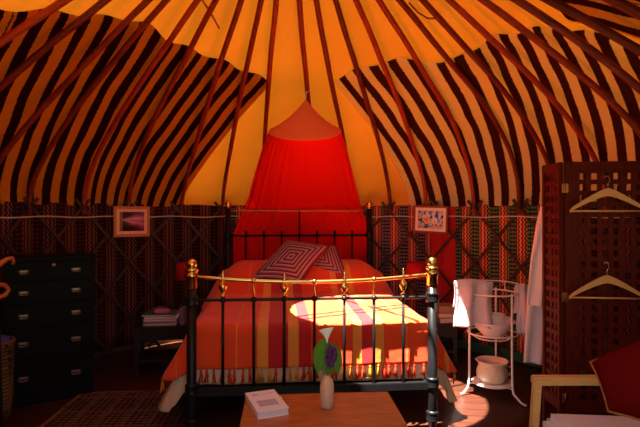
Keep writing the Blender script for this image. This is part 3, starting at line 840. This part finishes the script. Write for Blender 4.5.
# bottle vase
VB = Vector((.034, 2.385, TZ))
t = NT('vase_glaze'); v = t.obj(); vo = t.new('TexVoronoi'); t.link(v, vo.inputs['Vector']); vo.inputs['Scale'].default_value = 95
M['vase_glaze'] = t.done(t.principled((.68, .44, .28), .4, 0, t.bump(vo.outputs['Distance'], .6, .004)))
m = MB(); m.lathe([(0, 0), (.030, 0), (.034, .004), (.035, .05), (.034, .105), (.029, .128), (.018, .142), (.016, .150), (.019, .156), (.014, .156), (.012, .14), (0, .135)], 28)
o = m.build('bottle_vase', 'vase_glaze'); o.location = VB; tag(o, 'small tan textured bottle vase on the coffee table', 'vase')
def vp(px, py, dy=0): return at(px, py, 2.385+dy)-VB
def flower(name, label, cat): return thing(name, label, cat, VB+Vector((0, 0, .12)))
# calla lily
fl = flower('calla_lily', 'white calla lily standing in the bottle vase', 'flower'); o0 = Vector((0, 0, .12))
tip = vp(327, 343, -.01)-o0; topc = vp(326, 332, -.012)-o0
m = MB(); m.tube([(0, 0, 0), (0, -.002, .05), tip*.7+Vector((0, .004, 0)), tip], .0035, 6); m.build('stem', 'stem_green', fl)
m = MB()
def call(a, b):
    an = 2*PI*a; r_ = .003+.034*b**2.2; z_ = .062*b
    lean = .018*b*b; ext = (.5+.5*math.cos(an+.9))*.026*b**3
    return tip+Vector((r_*math.cos(an)-lean*.2, r_*.8*math.sin(an), z_*(.9)+ext))
m.grid(call, 28, 12, None, True); m.build('petal', 'calla_white', fl, thick=.0015)
m = MB(); m.tube([tip+Vector((0, 0, .01)), tip+Vector((0, -.003, .05)), tip+Vector((-.002, -.004, .068))], [.003, .004, .002], 7); m.build('spadix', 'spadix', fl, label='yellow spadix')
# purple spike
fl = flower('purple_flower', 'purple flower spike leaning out of the bottle vase', 'flower')
a0 = vp(330, 366, -.03)-o0; a1 = vp(332, 346, -.035)-o0
m = MB(); m.tube([(0, -.003, 0), a0*.5+Vector((0, 0, .01)), a0], .003, 6); m.build('stem', 'stem_green', fl)
m = MB(); rr = random.Random(3)
for i in range(90):
    tt = rr.random(); an = rr.uniform(0, 6.28); r_ = .023*math.sin(PI*(.12+.8*tt))**.7
    p_ = a0.lerp(a1, tt)+Vector((math.cos(an)*r_, math.sin(an)*r_*.8, rr.uniform(-.004, .004))); m.ball(p_, rr.uniform(.005, .0085), (1, 1, 1.2), 7, 5)
m.build('blossom', 'petal_violet', fl)
# leaves
def leaf(label, pts_mid, wid, lean, name='broad_leaf'):
    r_ = flower(name, label, 'leaf'); m = MB()
    mid = [vp(*p_)-o0 for p_ in pts_mid]
    def mf(t_):
        k = t_*(len(mid)-1); i = min(int(k), len(mid)-2); return mid[i].lerp(mid[i+1], k-i)
    def fn(a, b):
        c_ = mf(b); w = wid*(math.sin(PI*min(1, b*.88+.12))**.55)*(1 if b < .995 else .05); x = (a-.5)*2
        lobe = -.028*abs(x)**1.6*(1-b)**2
        return c_+Vector((x*w, .35*w*abs(x)**1.5+lean*x, lobe))
    m.grid(fn, 14, 18); m.build('blade', 'leaf_green', r_, thick=.001)
    m = MB(); m.tube([(0, .004, 0), mid[0]*.6, mid[0]], .003, 6); m.build('stalk', 'stem_green', r_)
leaf('broad green leaf standing left behind the purple flower', [(322, 369, .004), (321, 358, .012), (322, 347, .018), (325, 338, .02)], .042, .0)
leaf('broad green leaf standing right behind the purple flower', [(334, 370, .014), (335, 360, .022), (334, 350, .026), (331, 343, .03)], .036, .006)

# ------------------------------------------------------------------ washstand
WC = Vector((1.34, 3.80, 0))
ws = thing('washstand', 'white wire washstand with bent feet in front of the woven wall', 'washstand', WC)
def ring_(z, r, th, nm='ring', part=None, y0=0):
    m = MB(); m.tube([(r*math.cos(2*PI*i/40), r*math.sin(2*PI*i/40), z) for i in range(40)], th, 6, closed=True); return m.build(nm, 'white_paint', ws)
ring_(.785, .185, .0065); ring_(.475, .185, .0065); ring_(.44, .13, .005)
m = MB(); m.tube([(.19*math.cos(a), .19*math.sin(a), .855) for a in [math.radians(-10+200*i/30) for i in range(31)]], .005, 6)
for dg in (-10, 40, 90, 140, 190): a = math.radians(dg); m.tube([(.19*math.cos(a), .19*math.sin(a), .855), (.185*math.cos(a), .185*math.sin(a), .785)], .004, 6)
m.build('towel_rail', 'white_paint', ws)
for dg, fo in ((188, .06), (-62, .11), (62, .07)):
    a = math.radians(dg); d = Vector((math.cos(a), math.sin(a), 0))
    m = MB(); m.tube([d*.187+Vector((0, 0, .80)), d*.187+Vector((0, 0, .48)), d*.19+Vector((0, 0, .12)), d*.20+Vector((0, 0, .06)), d*(.20+fo*.6)+Vector((0, 0, .016)), d*(.20+fo)+Vector((0, 0, .010))], .0085, 8); m.build('leg', 'white_paint', ws)
m = MB(); m.lathe([(0, .085), (.150, .085), (.158, .092), (.150, .098), (0, .098)], 32)
for dg in (188, -62, 62): a = math.radians(dg); m.tube([(.15*math.cos(a), .15*math.sin(a), .09), (.193*math.cos(a), .193*math.sin(a), .09)], .005, 6)
m.build('lower_shelf', 'white_paint', ws)
m = MB()
for dg in (188, -62, 62): a = math.radians(dg); m.tube([(.128*math.cos(a), .128*math.sin(a), .44), (.185*math.cos(a), .185*math.sin(a), .475)], .0045, 6)
m.build('cradle', 'white_paint', ws)
m = MB(); m.lathe([(0, 0), (.065, 0), (.075, .012), (.12, .060), (.150, .105), (.172, .118), (.172, .123), (.146, .112), (.115, .066), (.07, .018), (0, .012)], 36)
o = m.build('wash_bowl', 'white_enamel'); o.location = WC+Vector((0, 0, .447)); tag(o, 'white enamel wash bowl set in the ring of the washstand', 'bowl')
jg = thing('jug', 'small white jug standing in the wash bowl', 'jug', WC+Vector((.025, -.01, .460)))
m = MB(); m.lathe([(0, 0), (.060, 0), (.066, .01), (.066, .155), (.069, .160), (.062, .160), (.060, .02), (0, .015)], 28); m.build('body', 'white_enamel', jg)
m = MB(); m.tube([(.064, -.01, .135), (.10, -.012, .135), (.115, -.012, .105), (.108, -.012, .06), (.064, -.01, .04)], .008, 8); m.build('handle', 'white_enamel', jg)
pt_ = thing('chamber_pot', 'cream enamel chamber pot on the lower shelf of the washstand', 'pot', WC+Vector((-.005, -.01, .0985)))
m = MB(); m.lathe([(0, 0), (.085, 0), (.10, .01), (.118, .05), (.116, .09), (.102, .125), (.100, .138), (.120, .158), (.123, .162), (.118, .163), (.094, .140), (.096, .125), (.108, .09), (.09, .02), (0, .012)], 36); m.build('body', 'cream_enamel', pt_)
m = MB(); m.lathe([(.117, .157), (.1245, .162), (.118, .1655), (.112, .160)], 36); m.build('rim', 'white_enamel', pt_, label='white rim')
m = MB(); m.tube([(.098, -.03, .13), (.135, -.04, .12), (.14, -.042, .085), (.112, -.032, .055)], .008, 8); m.build('handle', 'cream_enamel', pt_)
# towel over the left of the top ring
def towel(name, label, cat, c, w, l1, l2, rz, mat, rad=.014, waves=3, taper=0, thick=.006):
    """cloth hung over a rail at c: w along the rail, l1 front drop, l2 back drop"""
    m = MB(); L = l1+l2
    def fn(a, b):
        x = (a-.5)*w; s_ = b*L-l1
        if s_ < -rad*1.2: y = -rad; z_ = s_+rad*.4
        elif s_ > rad*1.2: y = rad; z_ = -s_+rad*.4
        else: an = s_/(rad*1.2)*PI/2; y = rad*math.sin(an); z_ = rad*math.cos(an)
        dn = max(0, -z_)
        fo = (.010+.045*min(1, dn/.25))*math.sin(a*waves*2*PI+.6+2*dn)*.7
        x *= 1-taper*dn/.3+.10*dn/.3*0
        return Vector((x+.012*math.sin(dn*14+a*3), y+(fo-.02*dn/.3 if s_ < 0 else fo*.7+.02*dn/.3), z_+.012*math.sin(a*5)))
    m.grid(fn, 40, 40); o = m.build(name, mat, thick=thick); o.location = c; o.rotation_euler = (0, 0, rz)
    return tag(o, label, cat)
towel('towel', 'white towel folded over the rail of the washstand', 'towel', WC+Vector((-.165, -.065, .870)), .30, .34, .20, math.radians(8), 'towel_cloth', .016, 2, thick=.01)
towel('hanging_cloth', 'crumpled white cloth hanging from the washstand towards the robe', 'cloth', WC+Vector((.235, -.02, .83)), .15, .36, .22, math.radians(20), 'robe_cloth', .014, 2, .25)
m = MB()
for dx in (-.02, .03): m.tube([WC+Vector((.215+dx, -.06, .62)), WC+Vector((.20+dx, -.075, .50)), WC+Vector((.215+dx, -.08, .44)), WC+Vector((.24+dx, -.07, .50)), WC+Vector((.235+dx, -.06, .62))], .006, 6)
tag(m.build('cloth_strap', 'robe_cloth', loc=WC+Vector((.22, -.07, .44))), 'looped white straps dangling beside the washstand jug', 'strap')

# ------------------------------------------------------------------ folding screen
SH = Vector((1.494, 3.0, 0)); ZT = 1.712
fs = thing('folding_screen', 'dark red wooden folding screen with square lattice holes behind the armchair', 'folding screen', SH)
def panel(name, o, d, w, ncol, per, stile, first):
    """panel from o along unit d"""
    d = Vector(d).normalized(); nrm = Vector((d.y, -d.x, 0)); T = .022
    def P(x, z): return Vector((o[0], o[1], 0))+d*x+Vector((0, 0, z))
    rot = Matrix((d, nrm, Vector((0, 0, 1)))).transposed()
    m = MB()
    for x in (stile/2, w-stile/2): m.box(P(x, ZT/2), (stile, T*1.3, ZT), rot, .003)
    for z_, h in ((ZT-.028, .056), (.215, .06)): m.box(P(w/2, z_), (w-2*stile+.004, T*1.25, h), rot, .002)
    pn = m.build(name, 'screen_wood', fs)
    m = MB(); bw_ = per*.44; z0, z1 = .245, ZT-.056; nrow = int((z1-z0)/per); pz = (z1-z0)/nrow
    for i in range(0, ncol+1): m.box(P(stile+(w-2*stile)*i/ncol, (z0+z1)/2)+nrm*.003, (bw_, .006, z1-z0), rot)
    for j in range(0, nrow+1): m.box(P(w/2, z0+pz*j)-nrm*.003, (w-2*stile, .006, bw_), rot)
    m.build('lattice', 'screen_wood', pn)
    return pn
u1 = Vector((1, -.12, 0)).normalized(); wB = .074*2+.0645*7
panel('panel', (0.008, 0, 0), u1, wB, 7, .0645, .074, True)
u0 = Vector((-.008, .20, 0)).normalized()
panel('panel', (-.008, .004, 0), u0, .215, 3, .0645, .03, False)
for z_ in (1.55, .885, .27):
    m = MB(); m.box((.003, -.020, z_), (.04, .006, .055), None, .002); m.tube([(-.001, -.024, z_-.03), (-.001, -.024, z_+.03)], .005, 8); m.build('hinge', 'dull_brass', fs)
def hanger(px, pyh, pya, pyt, label):
    d = 2.895; r_ = thing('coat_hanger', label, 'coat hanger', at(px, pya, d), math.atan2(-.12, 1), 'wooden hangers on the screen')
    hw = .215; dz = (pyt-pya)/F*d
    m = MB(); up = []; lo = []
    for i in range(25):
        s_ = i/12-1; a = abs(s_); y_ = -dz*(a**1.25)-(.008 if a > .97 else 0)
        wd = .034*(1-a)+.014
        up.append(Vector((s_*hw, 0, y_))); lo.append(Vector((s_*hw*(1-.02), 0, y_-wd)))
    V = []
    for p_, q_ in zip(up, lo):
        V.append([m.b.verts.new(v) for v in (p_+Vector((0, -.006, 0)), p_+Vector((0, .006, 0)), q_+Vector((0, .006, 0)), q_+Vector((0, -.006, 0)))])
    for A, B in zip(V, V[1:]):
        for k in range(4): m.b.faces.new((A[k], A[(k+1) % 4], B[(k+1) % 4], B[k]))
    m.b.faces.new(V[0]); m.b.faces.new(V[-1][::-1]); m.build('shoulder_bar', 'hanger_wood', r_)
    m = MB(); m.tube([(-hw*.985, 0, -dz-.012), (hw*.985, 0, -dz-.012)], .0055, 8); m.build('trouser_bar', 'hanger_wood', r_)
    hz = (pya-pyh)/F*d
    m = MB(); m.tube([(0, 0, -.004), (0, 0, hz*.45)]+[(.013*math.sin(a)-.0, .008*(1-math.cos(a)), hz*.45+.022-.022*math.cos(a)) for a in [PI*i/7*1.35 for i in range(1, 8)]], .0022, 6); m.build('hook', 'chrome', r_)
hanger(608, 177, 188, 209, 'pale wooden coat hanger hooked near the top of the screen')
hanger(607, 263, 275, 296, 'pale wooden coat hanger hooked halfway down the screen')
# robe hanging on the end of the screen
rb = thing('robe', 'long white robe hanging from the edge of the folding screen', 'robe', at(537, 362, 3.36))
d0 = 3.36; b0 = at(537, 362, d0)
def robe(pts_l, pts_r, dd, nm, seed):
    m = MB()
    def edge(P_, t_):
        k = t_*(len(P_)-1); i = min(int(k), len(P_)-2); a = Vector(P_[i]); b = Vector(P_[i+1]); return a.lerp(b, k-i)
    def fn(a, b):
        l = edge(pts_l, b); r_ = edge(pts_r, b); q_ = l.lerp(r_, a)
        fold = .022*math.sin(a*3*PI+seed+b*1.5)*min(1, b*3+.3)+.05*math.sin(PI*a)
        return at(q_.x, q_.y, d0+dd)-b0+Vector((0, -fold, 0))
    m.grid(fn, 24, 40); m.build(nm, 'robe_cloth', rb, thick=.008)
robe([(541, 206), (536, 225), (530, 260), (526, 300), (524, 330), (522, 361)], [(546, 206), (548, 228), (549, 260), (549, 300), (547, 330), (544, 362)], 0, 'robe_body', 0)
robe([(539, 215), (535, 240), (530, 262), (527, 290), (527, 304)], [(545, 214), (546, 240), (546, 262), (546, 290), (542, 306)], -.07, 'sleeve', 1.3)
m = MB(); m.tube([at(544, 206, d0)-b0, at(546, 204, d0-.02)-b0, at(549, 205, d0-.06)-b0], .005, 6); m.build('hanging_loop', 'robe_cloth', rb)

# ------------------------------------------------------------------ armchair
AC = Vector((1.34, 2.0, 0)); ac = thing('armchair', 'pale wooden armchair with white cushions facing the coffee table', 'armchair', AC)
X0, X1 = -.325, .29; YF, YN = .335, -.325
for y_ in (YF, YN):
    m = MB(); m.box(((X0+X1)/2, y_, .596), (X1-X0, .05, .04), None, .006); m.build('armrest', 'pale_wood', ac)
    m = MB(); m.bar((X0+.022, y_, .59), (X0-.02, y_, 0), .036, .036, Vector((0, 1, 0)), .004); m.build('leg', 'pale_wood', ac)
    m = MB(); m.bar((X1-.03, y_, .59), (X1+.07, y_, 0), .045, .042, Vector((0, 1, 0)), .004); m.build('leg', 'pale_wood', ac)
    m = MB(); m.bar((X0-.0, y_, .30), (X1+.01, y_, .25), .03, .05); m.build('side_rail', 'pale_wood', ac)
m = MB(); m.bar((X1-.06, YF-.05, .25), (X1+.12, YF-.05, .86), .03, .05, Vector((0, 1, 0))); m.bar((X1-.06, YN+.05, .25), (X1+.12, YN+.05, .86), .03, .05, Vector((0, 1, 0)))
for z_ in (.5, .68, .84): m.box((X1+.01+(z_-.5)*.30+.02, 0, z_), (.02, .60, .04))
m.build('backrest_frame', 'pale_wood', ac)
m = MB(); m.box((X0+.03, 0, .285), (.03, .62, .06)); m.box((X1-.06, 0, .255), (.03, .62, .06)); m.build('seat_rail', 'pale_wood', ac)
m = MB(); m.box((-.025, -.0, .39), (.57, .595, .135), Matrix.Rotation(math.radians(2), 3, 'Y'), .035); m.build('seat_cushion', 'seat_cloth', ac, label='white seat cushion')
m = MB(); m.box((X1-.04, 0, .66), (.12, .57, .44), Matrix.Rotation(math.radians(16), 3, 'Y'), .035); m.build('back_cushion', 'seat_cloth', ac, label='white back cushion')
cushion('throw_cushion', 'red_velvet', (at(608, 411, 2.02), at(668, 432, 1.86), at(655, 333, 2.13), at(590, 362, 2.20)), .085,
        'dark red velvet cushion with gold trim leaning in the armchair', 'cushion', trim='gold_trim', trimname='fringe')

# ------------------------------------------------------------------ light: the sun through the crown, sky all round
sun = bpy.data.lights.new('sun', 'SUN'); sun.energy = 60; sun.angle = math.radians(.55); sun.color = (1, .93, .82)
so = bpy.data.objects.new('sun', sun); COL.objects.link(so)
src = Vector((CX, CY, EYE+HB+SL*(RW-RCR))); tgt = src+Vector((.235, .185, -1))*2.5
dv = (tgt-src).normalized(); so.rotation_euler = dv.to_track_quat('-Z', 'Y').to_euler(); so.location = (0, 0, 6)
W_ = bpy.data.worlds.new('sky'); S.world = W_; W_.use_nodes = True
bg = W_.node_tree.nodes['Background']; bg.inputs[0].default_value = (.66, .78, 1, 1); bg.inputs[1].default_value = 1.9

cam = bpy.data.cameras.new('camera'); cam.sensor_width = 36; cam.lens = F/640*36; cam.clip_start = .02
co = bpy.data.objects.new('camera', cam); COL.objects.link(co)
co.location = (0, 0, EYE); co.rotation_euler = (PI/2+math.atan((HZ-213.5)/F), 0, 0)
S.camera = co
vs = S.view_settings
S.display_settings.display_device = 'sRGB'; vs.view_transform = 'Standard'; vs.look = 'None'; vs.exposure = -.3; vs.gamma = 1; vs.use_curve_mapping = False
try:
    S.cycles.max_bounces = 10; S.cycles.diffuse_bounces = 6; S.cycles.transmission_bounces = 8
except Exception: pass
